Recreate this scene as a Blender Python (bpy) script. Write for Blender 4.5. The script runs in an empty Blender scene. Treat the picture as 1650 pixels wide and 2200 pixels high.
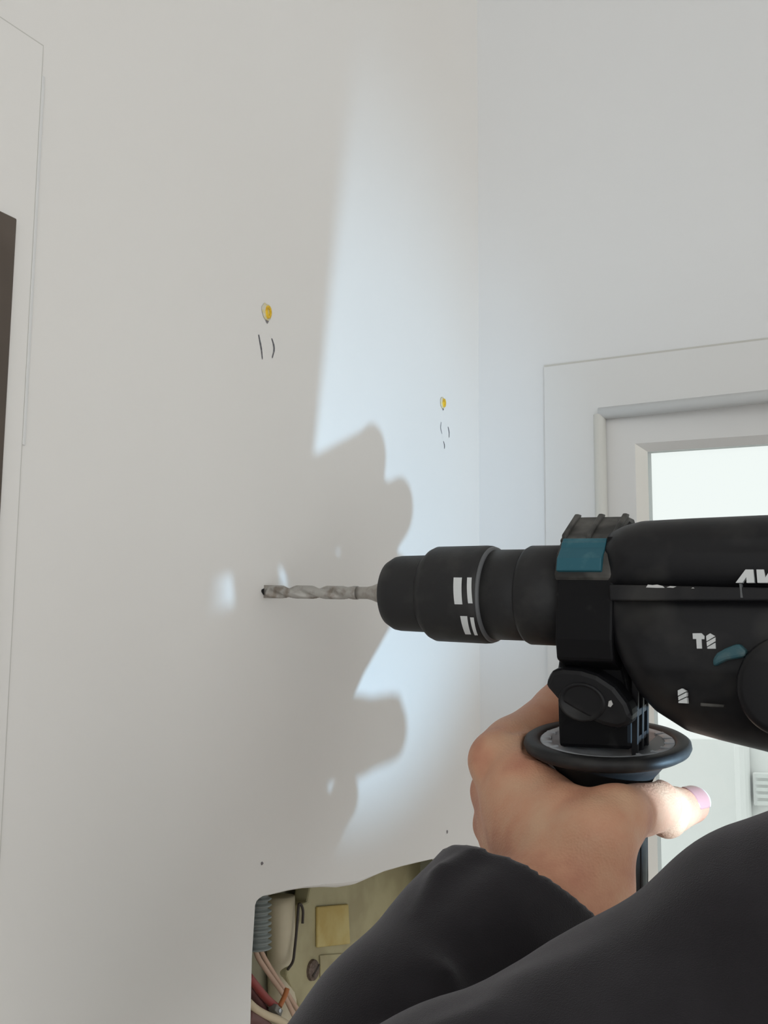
import bpy, bmesh, math, random
import numpy as np
from mathutils import Matrix, Vector

random.seed(7)
rng = np.random.default_rng(7)
scene = bpy.context.scene
COL = scene.collection

# ------------------------------------------------------------------ camera
# pinhole solved from the wall's own lines (frame taken as 1650 x 2200)
FPX, CX, CY = 2750.0, 825.0, 1100.0
def _n(v):
    v = np.asarray(v, float)
    return v / np.linalg.norm(v)
_va = np.array([2270.0, 1550.0]) - [CX, CY]
_sl = np.array([1.0, 0.008])
_vb = _va - _sl * ((_va @ _va + FPX * FPX) / (_va @ _sl))
_yd = _n([_va[0], _va[1], FPX])
_xd = -_n([_vb[0], _vb[1], FPX])
_zd = np.cross(_xd, _yd)
RCW = np.stack([_xd, _yd, _zd], 1)
RWC = RCW.T
HZ = 1.78                                   # eye height
CAM = np.array([0.34, -0.79424, HZ])

def ray(px, py):
    return RWC @ np.array([(px - CX) / FPX, (py - CY) / FPX, 1.0])
def at(px, py, t):
    """point at distance t (metres along the view axis)"""
    return CAM + ray(px, py) * t
def on_left(px, py, x=0.0):
    d = ray(px, py)
    return CAM + d * ((x - CAM[0]) / d[0])
def on_back(px, py, y=0.0):
    d = ray(px, py)
    return CAM + d * ((y - CAM[1]) / d[1])

cd = bpy.data.cameras.new('camera')
cam = bpy.data.objects.new('camera', cd)
COL.objects.link(cam)
cd.sensor_fit = 'HORIZONTAL'
cd.sensor_width = 36.0
cd.lens = FPX / 1650.0 * 36.0
cd.clip_start = 0.02
cd.clip_end = 200
_r = RWC @ np.array([1, 0, 0]); _u = RWC @ np.array([0, -1, 0]); _b = RWC @ np.array([0, 0, -1])
cam.matrix_world = Matrix(((_r[0], _u[0], _b[0], CAM[0]), (_r[1], _u[1], _b[1], CAM[1]),
                           (_r[2], _u[2], _b[2], CAM[2]), (0, 0, 0, 1)))
scene.camera = cam

# ------------------------------------------------------------------ world, exposure
w = bpy.data.worlds.new('overcast_sky')
scene.world = w
w.use_nodes = True
bg = w.node_tree.nodes['Background']
bg.inputs['Color'].default_value = (0.97, 0.985, 0.98, 1)
bg.inputs['Strength'].default_value = 1.52
scene.view_settings.view_transform = 'Standard'
scene.view_settings.look = 'None'
scene.view_settings.exposure = 0.0
scene.view_settings.gamma = 1.0
scene.view_settings.use_curve_mapping = False
scene.cycles.use_denoising = True
scene.cycles.max_bounces = 6
scene.cycles.diffuse_bounces = 3
scene.cycles.glossy_bounces = 2
scene.cycles.adaptive_threshold = 0.08

LED_UVW = (0.352, -0.109, -0.016)            # the work lamp of the drill, in the drill's frame
LED_AIM = on_left(775, 1110)
LED_POWER = 4.4
LED_CONE = (58.0, 0.75)

# ------------------------------------------------------------------ materials
def mat(name, color, rough=0.5, metal=0.0, spec=0.5, noise=None, bump=None, extra=None):
    """noise=(scale, colour2, lo, hi)   bump=(scale, strength, distance)"""
    m = bpy.data.materials.new(name)
    m.use_nodes = True
    nt = m.node_tree
    p = nt.nodes['Principled BSDF']
    p.inputs['Base Color'].default_value = (*color, 1)
    p.inputs['Roughness'].default_value = rough
    p.inputs['Metallic'].default_value = metal
    p.inputs['Specular IOR Level'].default_value = spec
    tc = nt.nodes.new('ShaderNodeTexCoord')
    if noise:
        sc, c2, lo, hi = noise
        n = nt.nodes.new('ShaderNodeTexNoise')
        n.inputs['Scale'].default_value = sc
        n.inputs['Detail'].default_value = 3
        nt.links.new(tc.outputs['Object'], n.inputs['Vector'])
        r = nt.nodes.new('ShaderNodeMapRange')
        r.inputs['From Min'].default_value = lo
        r.inputs['From Max'].default_value = hi
        nt.links.new(n.outputs['Fac'], r.inputs['Value'])
        mx = nt.nodes.new('ShaderNodeMix')
        mx.data_type = 'RGBA'
        mx.inputs['A'].default_value = (*color, 1)
        mx.inputs['B'].default_value = (*c2, 1)
        nt.links.new(r.outputs['Result'], mx.inputs['Factor'])
        nt.links.new(mx.outputs['Result'], p.inputs['Base Color'])
    if bump:
        sc, st, di = bump
        n = nt.nodes.new('ShaderNodeTexNoise')
        n.inputs['Scale'].default_value = sc
        n.inputs['Detail'].default_value = 4
        nt.links.new(tc.outputs['Object'], n.inputs['Vector'])
        b = nt.nodes.new('ShaderNodeBump')
        b.inputs['Strength'].default_value = st
        b.inputs['Distance'].default_value = di
        nt.links.new(n.outputs['Fac'], b.inputs['Height'])
        nt.links.new(b.outputs['Normal'], p.inputs['Normal'])
    return m

def sheen(m, v, tint=(1, 1, 1), r=0.5):
    p = m.node_tree.nodes['Principled BSDF']
    p.inputs['Sheen Weight'].default_value = v
    p.inputs['Sheen Roughness'].default_value = r
    p.inputs['Sheen Tint'].default_value = (*tint, 1)
    return m

M = {}
M['wall'] = mat('white_wall_paint', (0.77, 0.75, 0.72), 0.75, spec=0.25, noise=(3.0, (0.785, 0.77, 0.745), 0.35, 0.65), bump=(260, 0.10, 0.0006))
M['wall_b'] = mat('white_wall_paint_back', (0.735, 0.74, 0.74), 0.75, spec=0.25, bump=(260, 0.08, 0.0006))
M['trim'] = mat('white_gloss_trim', (0.70, 0.70, 0.69), 0.42, spec=0.4, bump=(90, 0.05, 0.0006))
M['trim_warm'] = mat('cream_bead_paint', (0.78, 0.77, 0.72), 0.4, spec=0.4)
M['caulk'] = mat('aged_caulk', (0.56, 0.55, 0.51), 0.7)
M['ceiling'] = mat('ceiling_paint', (0.78, 0.78, 0.77), 0.8)
M['floor'] = mat('oak_floor', (0.42, 0.33, 0.25), 0.45, noise=(6, (0.36, 0.27, 0.2), 0.4, 0.6))
M['brown'] = mat('dark_brown_wood', (0.095, 0.072, 0.056), 0.55, noise=(30, (0.075, 0.056, 0.042), 0.35, 0.65))
M['outside'] = mat('outside_render', (0.88, 0.89, 0.88), 0.8)
M['outside_grey'] = mat('outside_grey_green', (0.76, 0.79, 0.77), 0.8)
M['black'] = mat('black_plastic', (0.0085, 0.0085, 0.010), 0.45, spec=0.28, noise=(32, (0.040, 0.039, 0.037), 0.50, 0.75), bump=(900, 0.15, 0.0002))
M['black_soft'] = mat('black_rubber', (0.017, 0.017, 0.018), 0.55, spec=0.32, noise=(70, (0.035, 0.034, 0.033), 0.5, 0.75), bump=(1200, 0.25, 0.0002))
M['black_dusty'] = mat('dusty_black_plastic', (0.030, 0.029, 0.027), 0.6, spec=0.3, noise=(60, (0.13, 0.125, 0.115), 0.42, 0.70), bump=(900, 0.2, 0.0002))
M['black_deep'] = mat('deep_black_plastic', (0.0055, 0.0055, 0.0065), 0.5, spec=0.16, noise=(90, (0.03, 0.03, 0.03), 0.6, 0.8))
M['teal'] = mat('teal_plastic', (0.018, 0.10, 0.135), 0.5, spec=0.35, noise=(120, (0.06, 0.16, 0.19), 0.55, 0.8))
M['teal_dark'] = mat('dirty_teal_plastic', (0.022, 0.085, 0.105), 0.55, noise=(160, (0.09, 0.14, 0.15), 0.45, 0.75))
M['print'] = mat('white_print', (0.62, 0.64, 0.64), 0.6)
M['scuff'] = mat('white_paint_scuff', (0.55, 0.55, 0.54), 0.7)
M['ring'] = mat('pale_grey_plastic', (0.50, 0.52, 0.55), 0.5, noise=(90, (0.34, 0.35, 0.37), 0.45, 0.7))
M['ring_dark'] = mat('grey_plastic', (0.10, 0.105, 0.11), 0.5)
M['steel'] = mat('bit_steel', (0.42, 0.40, 0.37), 0.38, metal=0.75, noise=(260, (0.30, 0.27, 0.24), 0.45, 0.7), bump=(500, 0.2, 0.0002))
M['steel_tip'] = mat('dusty_bit_flutes', (0.40, 0.385, 0.36), 0.45, metal=0.45, noise=(220, (0.22, 0.19, 0.16), 0.45, 0.68))
M['glint'] = mat('bright_ring_metal', (0.5, 0.5, 0.52), 0.3, metal=0.8)
M['cloth'] = sheen(mat('black_fleece', (0.019, 0.0175, 0.0195), 0.95, spec=0.08, noise=(25, (0.028, 0.026, 0.029), 0.4, 0.65), bump=(2200, 0.4, 0.0006)), 0.35, (0.9, 0.88, 0.92), 0.45)
M['yellow'] = mat('yellow_wall_plug', (0.80, 0.52, 0.02), 0.5, noise=(500, (0.55, 0.30, 0.01), 0.45, 0.65))
M['yellow_stain'] = mat('yellow_filler', (0.66, 0.58, 0.30), 0.8, noise=(700, (0.62, 0.60, 0.50), 0.4, 0.6))
M['pencil'] = mat('pencil_graphite', (0.085, 0.085, 0.10), 0.7, noise=(900, (0.25, 0.25, 0.26), 0.5, 0.7))
M['pencil_faint'] = mat('faint_pencil_graphite', (0.27, 0.27, 0.29), 0.7)
M['hole'] = mat('drill_hole_dark', (0.01, 0.01, 0.01), 0.9)
M['fleck'] = mat('grey_fleck', (0.20, 0.18, 0.19), 0.8)
M['recess'] = mat('olive_cavity_plaster', (0.34, 0.32, 0.23), 0.75, noise=(40, (0.27, 0.27, 0.19), 0.4, 0.65))
M['plate'] = mat('yellowed_mounting_plate', (0.40, 0.36, 0.21), 0.55, noise=(40, (0.32, 0.28, 0.16), 0.4, 0.65))
M['cream'] = mat('cream_duct', (0.62, 0.55, 0.40), 0.5, noise=(40, (0.52, 0.46, 0.32), 0.4, 0.65))
M['patch'] = mat('yellow_foam_patch', (0.42, 0.31, 0.095), 0.6, noise=(60, (0.50, 0.41, 0.17), 0.4, 0.65))
M['rust'] = mat('rusty_screw', (0.105, 0.075, 0.06), 0.6, metal=0.3, noise=(700, (0.2, 0.15, 0.12), 0.45, 0.7))
M['dark_metal'] = mat('blackened_hook', (0.035, 0.026, 0.02), 0.6)
M['conduit'] = mat('grey_corrugated_tube', (0.23, 0.26, 0.25), 0.45)
M['wire_pink'] = mat('pinkish_cable', (0.50, 0.34, 0.25), 0.5)
M['wire_cream'] = mat('cream_cable', (0.56, 0.46, 0.31), 0.5)
M['wire_red'] = mat('red_cable', (0.26, 0.045, 0.04), 0.5)
M['wire_maroon'] = mat('maroon_cable', (0.14, 0.055, 0.05), 0.5)
M['wire_orange'] = mat('orange_copper_wire', (0.38, 0.13, 0.04), 0.5)
M['terminal'] = mat('grey_terminal', (0.17, 0.16, 0.14), 0.5)
M['nail'] = mat('thumb_nail', (0.50, 0.24, 0.23), 0.3, spec=0.5)
M['nail_tip'] = mat('thumb_nail_tip', (0.75, 0.68, 0.62), 0.35, spec=0.5)
M['lens'] = mat('lamp_lens', (0.8, 0.85, 0.9), 0.2)
_p = M['lens'].node_tree.nodes['Principled BSDF']
_p.inputs['Emission Color'].default_value = (0.85, 0.93, 1, 1)
_p.inputs['Emission Strength'].default_value = 3.0

def skin_material():
    m = mat('skin', (0.33, 0.180, 0.115), 0.52, spec=0.35)
    nt = m.node_tree
    p = nt.nodes['Principled BSDF']
    tc = nt.nodes.new('ShaderNodeTexCoord')
    n1 = nt.nodes.new('ShaderNodeTexNoise'); n1.inputs['Scale'].default_value = 38; n1.inputs['Detail'].default_value = 3
    nt.links.new(tc.outputs['Object'], n1.inputs['Vector'])
    rp = nt.nodes.new('ShaderNodeValToRGB')
    e = rp.color_ramp.elements
    e[0].position = 0.34; e[0].color = (0.58, 0.265, 0.170, 1)
    e[1].position = 0.68; e[1].color = (0.70, 0.43, 0.28, 1)
    k = e.new(0.5); k.color = (0.68, 0.355, 0.225, 1)
    nt.links.new(n1.outputs['Fac'], rp.inputs['Fac'])
    nt.links.new(rp.outputs['Color'], p.inputs['Base Color'])
    vo = nt.nodes.new('ShaderNodeTexVoronoi'); vo.inputs['Scale'].default_value = 900
    nt.links.new(tc.outputs['Object'], vo.inputs['Vector'])
    n2 = nt.nodes.new('ShaderNodeTexNoise'); n2.inputs['Scale'].default_value = 160; n2.inputs['Detail'].default_value = 5
    nt.links.new(tc.outputs['Object'], n2.inputs['Vector'])
    ad = nt.nodes.new('ShaderNodeMath'); ad.operation = 'ADD'
    nt.links.new(vo.outputs['Distance'], ad.inputs[0]); nt.links.new(n2.outputs['Fac'], ad.inputs[1])
    b = nt.nodes.new('ShaderNodeBump'); b.inputs['Strength'].default_value = 0.28; b.inputs['Distance'].default_value = 0.0006
    nt.links.new(ad.outputs[0], b.inputs['Height'])
    nt.links.new(b.outputs['Normal'], p.inputs['Normal'])
    return m
M['skin'] = skin_material()

def glass_material():
    m = bpy.data.materials.new('tinted_pane')
    m.use_nodes = True
    nt = m.node_tree
    nt.nodes.remove(nt.nodes['Principled BSDF'])
    out = nt.nodes['Material Output']
    tr = nt.nodes.new('ShaderNodeBsdfTransparent'); tr.inputs['Color'].default_value = (0.775, 0.798, 0.788, 1)  # grey tint added to dim the bright sky seen through it
    gl = nt.nodes.new('ShaderNodeBsdfGlossy'); gl.inputs['Roughness'].default_value = 0.02
    fr = nt.nodes.new('ShaderNodeFresnel'); fr.inputs['IOR'].default_value = 1.3
    mx = nt.nodes.new('ShaderNodeMixShader')
    nt.links.new(fr.outputs['Fac'], mx.inputs['Fac'])
    nt.links.new(tr.outputs[0], mx.inputs[1]); nt.links.new(gl.outputs[0], mx.inputs[2])
    nt.links.new(mx.outputs[0], out.inputs['Surface'])
    return m
M['glass'] = glass_material()

# ------------------------------------------------------------------ mesh helpers
def obj(name, verts, faces, m, parent=None, smooth=False, bevel=None, mats=None):
    me = bpy.data.meshes.new(name)
    me.from_pydata([tuple(map(float, v)) for v in verts], [], [tuple(f) for f in faces])
    me.validate()
    bm = bmesh.new(); bm.from_mesh(me)
    bmesh.ops.recalc_face_normals(bm, faces=bm.faces)
    bm.to_mesh(me); bm.free()
    me.materials.append(M[m] if isinstance(m, str) else m)
    if smooth:
        me.polygons.foreach_set('use_smooth', [True] * len(me.polygons))
    o = bpy.data.objects.new(name, me)
    COL.objects.link(o)
    if parent is not None:
        o.parent = parent
    if bevel:
        b = o.modifiers.new('bevel', 'BEVEL')
        b.width = bevel; b.segments = 2; b.limit_method = 'ANGLE'; b.angle_limit = math.radians(35)
    return o

def big_obj(name, V, F, m, parent=None):
    me = bpy.data.meshes.new(name)
    me.vertices.add(len(V)); me.vertices.foreach_set('co', np.asarray(V, np.float32).ravel())
    me.loops.add(F.size); me.loops.foreach_set('vertex_index', F.astype(np.int32).ravel())
    me.polygons.add(len(F)); me.polygons.foreach_set('loop_start', np.arange(0, F.size, 4, dtype=np.int32))
    me.polygons.foreach_set('use_smooth', np.ones(len(F), bool))
    me.update(calc_edges=True); me.validate()
    me.materials.append(M[m])
    o = bpy.data.objects.new(name, me); COL.objects.link(o)
    if parent is not None:
        o.parent = parent
    return o

def tag(o, label=None, cat=None, group=None, kind=None):
    if label: o['label'] = label
    if cat: o['category'] = cat
    if group: o['group'] = group
    if kind: o['kind'] = kind
    return o

def box_vf(lo, hi):
    x0, y0, z0 = lo; x1, y1, z1 = hi
    v = [(x0,y0,z0),(x1,y0,z0),(x1,y1,z0),(x0,y1,z0),(x0,y0,z1),(x1,y0,z1),(x1,y1,z1),(x0,y1,z1)]
    f = [(0,3,2,1),(4,5,6,7),(0,1,5,4),(1,2,6,5),(2,3,7,6),(3,0,4,7)]
    return v, f
def box(name, lo, hi, m, parent=None, bevel=None):
    return obj(name, *box_vf(lo, hi), m, parent, bevel=bevel)

def lathe_vf(prof, seg=64, axis='x', close=True):
    """profile of (along, radius), turned about local X"""
    V, F = [], []
    n = len(prof)
    for (a, r) in prof:
        for k in range(seg):
            t = 2 * math.pi * k / seg
            V.append((a, r * math.cos(t), r * math.sin(t)))
    for i in range(n - 1):
        for k in range(seg):
            k2 = (k + 1) % seg
            F.append((i*seg+k, i*seg+k2, (i+1)*seg+k2, (i+1)*seg+k))
    if close:
        F.append(tuple(range(seg))[::-1]); F.append(tuple((n-1)*seg + k for k in range(seg)))
    return V, F

def prism_vf(poly, lo, hi, fn):
    """2-D outline extruded from lo to hi; fn(a, b, c) -> point"""
    n = len(poly)
    V = [fn(a, b, lo) for a, b in poly] + [fn(a, b, hi) for a, b in poly]
    F = [tuple(range(n))[::-1], tuple(range(n, 2*n))]
    for i in range(n):
        j = (i + 1) % n
        F.append((i, j, n + j, n + i))
    return V, F

def tube_vf(pts, r, seg=12, caps=True):
    pts = [np.asarray(p, float) for p in pts]
    rs = r if isinstance(r, (list, tuple)) else [r] * len(pts)
    V, F = [], []
    nrm = None
    for i, p in enumerate(pts):
        t = _n(pts[min(i+1, len(pts)-1)] - pts[max(i-1, 0)])
        if nrm is None:
            ref = np.array([0, 0, 1.0]) if abs(t[2]) < .9 else np.array([1.0, 0, 0])
            nrm = _n(np.cross(t, ref))
        else:
            nrm = _n(nrm - t * (nrm @ t))
        bn = np.cross(t, nrm)
        for k in range(seg):
            a = 2 * math.pi * k / seg
            V.append(p + rs[i] * (math.cos(a) * nrm + math.sin(a) * bn))
    for i in range(len(pts) - 1):
        for k in range(seg):
            k2 = (k + 1) % seg
            F.append((i*seg+k, i*seg+k2, (i+1)*seg+k2, (i+1)*seg+k))
    if caps:
        F.append(tuple(range(seg))[::-1]); F.append(tuple((len(pts)-1)*seg + k for k in range(seg)))
    return V, F

def spline(pts, n=8):
    pts = [np.asarray(p, float) for p in pts]
    P = [2*pts[0]-pts[1]] + pts + [2*pts[-1]-pts[-2]]
    out = []
    for i in range(1, len(P) - 2):
        for k in range(n):
            t = k / n
            a, b, c, d = P[i-1], P[i], P[i+1], P[i+2]
            out.append(0.5*((2*b)+(-a+c)*t+(2*a-5*b+4*c-d)*t*t+(-a+3*b-3*c+d)*t**3))
    out.append(pts[-1])
    return out

# signed-distance modelling for organic and moulded shapes
def surface_nets(sdf, lo, hi, h):
    lo = np.asarray(lo, float); hi = np.asarray(hi, float)
    n = np.ceil((hi - lo) / h).astype(int) + 1
    ax = [lo[i] + h * np.arange(n[i]) for i in range(3)]
    Fv = np.empty(n, np.float32)
    Y, Z = np.meshgrid(ax[1], ax[2], indexing='ij')
    step = max(1, int(400000 / (n[1] * n[2])))
    for i in range(0, n[0], step):
        xs = ax[0][i:i+step]
        P = np.empty((len(xs), n[1], n[2], 3), np.float32)
        P[..., 0] = xs[:, None, None]; P[..., 1] = Y; P[..., 2] = Z
        Fv[i:i+step] = sdf(P.reshape(-1, 3)).reshape(len(xs), n[1], n[2])
    ins = Fv < 0
    c = n - 1
    cnt = np.zeros(c, np.float32); acc = np.zeros((*c, 3), np.float32)
    corners = [(i, j, k) for i in (0, 1) for j in (0, 1) for k in (0, 1)]
    def sub(A, o): return A[o[0]:o[0]+c[0], o[1]:o[1]+c[1], o[2]:o[2]+c[2]]
    for a in corners:
        for d in range(3):
            if a[d]: continue
            b = list(a); b[d] = 1
            fa, fb = sub(Fv, a), sub(Fv, b)
            x = sub(ins, a) != sub(ins, b)
            with np.errstate(divide='ignore', invalid='ignore'):
                t = np.where(x, fa / (fa - fb), 0)
            cnt += x
            for e in range(3):
                acc[..., e] += x * (a[e] + (t if e == d else 0))
    act = cnt > 0
    idx = -np.ones(c, np.int64); idx[act] = np.arange(act.sum())
    ijk = np.argwhere(act)
    V = lo + h * (ijk + acc[act] / cnt[act][:, None])
    quads = []
    for d in range(3):
        e, g = (d + 1) % 3, (d + 2) % 3
        s0 = [slice(None)] * 3; s1 = [slice(None)] * 3
        s0[d] = slice(0, -1); s1[d] = slice(1, None)
        A, B = ins[tuple(s0)], ins[tuple(s1)]
        pos = np.argwhere(A != B)
        ok = (pos[:, e] > 0) & (pos[:, g] > 0) & (pos[:, e] < c[e]) & (pos[:, g] < c[g])
        pos = pos[ok]
        fl = A[tuple(pos.T)]
        def cell(de, dg):
            q = pos.copy(); q[:, e] += de; q[:, g] += dg
            return idx[tuple(q.T)]
        q = np.stack([cell(-1, -1), cell(0, -1), cell(0, 0), cell(-1, 0)], 1)
        q[~fl] = q[~fl][:, ::-1]
        quads.append(q)
    Q = np.concatenate(quads)
    return V, Q[(Q >= 0).all(1)]

def smin(a, b, k):
    h = np.clip(0.5 + 0.5 * (b - a) / k, 0, 1)
    return b + (a - b) * h - k * h * (1 - h)
def smax(a, b, k):
    return -smin(-a, -b, k)
def cone(P, a, b, ra, rb):
    a = np.asarray(a, np.float32); b = np.asarray(b, np.float32)
    ab = b - a
    t = np.clip((P - a) @ ab / (ab @ ab), 0, 1)
    return np.linalg.norm(P - a - t[:, None] * ab, axis=1) - (ra + (rb - ra) * t)
def ball(P, c, r):
    return np.linalg.norm(P - np.asarray(c, np.float32), axis=1) - r
def poly_sdf(x, y, poly):
    d = np.full(x.shape, 1e9, np.float32); s = np.ones(x.shape, np.float32)
    n = len(poly)
    for i in range(n):
        ax_, ay = poly[i]; bx, by = poly[i-1]
        ex, ey = bx-ax_, by-ay
        wx, wy = x-ax_, y-ay
        t = np.clip((wx*ex+wy*ey)/(ex*ex+ey*ey), 0, 1)
        dx, dy = wx-ex*t, wy-ey*t
        d = np.minimum(d, dx*dx+dy*dy)
        c1 = y >= ay; c2 = y < by; c3 = ex*wy > ey*wx
        flip = (c1 & c2 & c3) | (~c1 & ~c2 & ~c3)
        s = np.where(flip, -s, s)
    return s * np.sqrt(d)
def extr(d2, w_, hw, r):
    qx, qy = d2 + r, np.abs(w_) - hw + r
    return np.minimum(np.maximum(qx, qy), 0) + np.hypot(np.maximum(qx, 0), np.maximum(qy, 0)) - r

# ------------------------------------------------------------------ the room
# left wall: plane x = 0; back wall: plane y = 0
def hole_outline():
    top = [(548, 1945), (551, 1936), (557, 1929), (566, 1924), (580, 1921), (620, 1911), (660, 1904), (700, 1899),
           (735, 1897), (770, 1892), (800, 1881), (830, 1869), (870, 1858), (905, 1850), (930, 1845)]
    pts = [on_left(px, py)[1:] for px, py in top]
    z = pts[-1][1]
    pts += [np.array([-0.052, z]), np.array([-0.042, z-0.004]), np.array([-0.038, z-0.014]),
            np.array([-0.038, HZ-0.38]), np.array([-0.2715, HZ-0.38]), on_left(538, 2200)[1:], on_left(541, 2060)[1:]]
    return pts
HO = hole_outline()
def build_left_wall():
    bm = bmesh.new()
    outer = [(-2.6, 0), (0, 0), (0, 2.6), (-2.6, 2.6)]
    # frame subdivided so the fill stays regular
    ov = [bm.verts.new((0, y, z)) for y, z in outer]
    oe = [bm.edges.new((ov[i], ov[(i+1) % 4])) for i in range(4)]
    hv = [bm.verts.new((0, p[0], p[1])) for p in HO]
    he = [bm.edges.new((hv[i], hv[(i+1) % len(hv)])) for i in range(len(hv))]
    bmesh.ops.triangle_fill(bm, use_beauty=True, use_dissolve=False, edges=oe + he, normal=(1, 0, 0))
    # broken plaster lip of the opening
    c = np.mean(HO, 0)
    prev = hv
    for (dx, s) in ((-0.0012, 0.0016), (-0.004, 0.0026), (-0.012, 0.003)):
        ring = []
        for p in HO:
            d = _n(c - p)
            q = p + d * (s + random.uniform(-0.0003, 0.0003))
            ring.append(bm.verts.new((dx, q[0], q[1])))
        for i in range(len(HO)):
            j = (i + 1) % len(HO)
            bm.faces.new((prev[i], prev[j], ring[j], ring[i]))
        prev = ring
    for f in bm.faces:
        f.normal_update()
    me = bpy.data.meshes.new('wall_left'); bm.to_mesh(me); bm.free()
    me.materials.append(M['wall'])
    o = bpy.data.objects.new('wall_left', me); COL.objects.link(o)
    return tag(o, 'white painted wall being drilled, with a cut-out at the bottom', kind='structure')
wall_left = build_left_wall()

# cavity behind the opening
def recess():
    y0, y1, z0, z1, d = -0.30, -0.02, HZ-0.40, HZ-0.070, -0.050
    V = [(-0.0005,y0,z0),(-0.0005,y1,z0),(-0.0005,y1,z1),(-0.0005,y0,z1),(d,y0,z0),(d,y1,z0),(d,y1,z1),(d,y0,z1)]
    F = [(4,5,6,7),(0,1,5,4),(1,2,6,5),(2,3,7,6),(3,0,4,7)]
    obj('recess_lining', V, F, 'recess', wall_left)
recess()

# back wall with the doorway
DX0, DX1, DZ = 0.0868, 0.95, HZ + 0.197
def build_back_wall():
    V = [(0,0,0),(DX0,0,0),(DX0,0,DZ),(DX1,0,DZ),(DX1,0,0),(3.2,0,0),(3.2,0,2.6),(0,0,2.6),(DX0,0,2.6),(DX1,0,2.6)]
    F = [(0,1,2,8,7),(2,3,9,8),(4,5,6,9,3)]
    n = len(V)
    V2 = V + [(x, 0.12, z) for x, y, z in V]
    F2 = F + [tuple(i + n for i in f) for f in F] + [(1,2,2+n,1+n),(2,3,3+n,2+n),(3,4,4+n,3+n)]
    o = obj('wall_back', V2, F2, 'wall_b')
    return tag(o, 'white wall with the glazed door', kind='structure')
wall_back = build_back_wall()
tag(box('floor', (-0.15, -2.6, -0.1), (3.2, 0.12, 0.0), 'floor'), 'wooden floor', kind='structure')
tag(box('ceiling', (-0.15, -2.6, 2.6), (3.2, 0.12, 2.7), 'ceiling'), 'white ceiling', kind='structure')

# casing of the glazed door: side, head and the aged joint line above it
def casing():
    root = bpy.data.objects.new('trim_1', None); COL.objects.link(root)
    tag(root, 'white painted casing around the glazed door', kind='structure')
    x0, z1 = 0.0484, HZ + 0.2335
    t = -0.0012
    box('side_casing', (x0, t, 0), (DX0, 0.0, z1), 'trim', root)
    box('side_casing', (DX1, t, 0), (DX1 + 0.04, 0.0, z1), 'trim', root)
    box('head_casing', (DX0, t, DZ), (DX1, 0.0, z1), 'trim', root)
    box('joint_line', (x0, -0.0008, z1), (DX1, 0.0, z1 + 0.0014), 'caulk', root)
    # rounded bead, paler down the side than along the head
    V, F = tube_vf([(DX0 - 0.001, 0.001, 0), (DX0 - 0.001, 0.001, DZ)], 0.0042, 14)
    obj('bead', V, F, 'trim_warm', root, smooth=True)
    V, F = tube_vf([(DX0 - 0.001, 0.001, DZ + 0.001), (DX1, 0.001, DZ + 0.001)], 0.0042, 14)
    obj('bead', V, F, 'trim', root, smooth=True)
casing()

# the glazed leaf, standing a little ajar outwards
def glazed_door():
    root = bpy.data.objects.new('door_1', None); COL.objects.link(root)
    hx, hy = 0.0872, 0.0045
    root.location = (hx, hy, 0)
    root.rotation_euler = (0, 0, math.radians(6.4))
    tag(root, 'white glazed door standing slightly ajar behind the drill', kind='structure')
    # where the view meets the leaf plane: local x, z
    ca, sa = math.cos(math.radians(6.4)), math.sin(math.radians(6.4))
    def leaf(px, py, off=0.0):
        d = ray(px, py)
        nrm = np.array([-sa, ca, 0]); p0 = np.array([hx, hy, 0]) + nrm * off
        t = ((p0 - CAM) @ nrm) / (d @ nrm)
        q = CAM + d * t - p0
        return q @ np.array([ca, sa, 0]), q[2]
    gx, gz = leaf(1388, 967)
    bx, bz = leaf(1364, 953)
    W_, T = 0.80, 0.035
    zb = 0.25
    box('stile', (-0.004, 0, 0.01), (bx, T, DZ + 0.004), 'trim', root)
    box('stile', (W_ - bx, 0, 0.01), (W_, T, DZ + 0.004), 'trim', root)
    box('top_rail', (bx, 0, bz), (W_ - bx, T, DZ + 0.004), 'trim', root)
    box('bottom_rail', (bx, 0, 0.01), (W_ - bx, T, zb), 'trim', root)
    def bead(name, a, b, c, d, m):
        obj(name, [a, b, c, d], [(0, 1, 2, 3)], m, root)
    g = 0.006
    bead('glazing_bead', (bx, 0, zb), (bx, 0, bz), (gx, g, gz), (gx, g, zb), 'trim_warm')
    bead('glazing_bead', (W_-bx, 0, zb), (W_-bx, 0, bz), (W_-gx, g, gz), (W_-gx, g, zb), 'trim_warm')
    bead('glazing_bead', (bx, 0, bz), (W_-bx, 0, bz), (W_-gx, g, gz), (gx, g, gz), 'trim')
    box('glass_pane', (gx - 0.002, 0.012, zb), (W_ - gx + 0.002, 0.016, gz + 0.002), 'glass', root)
glazed_door()

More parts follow.
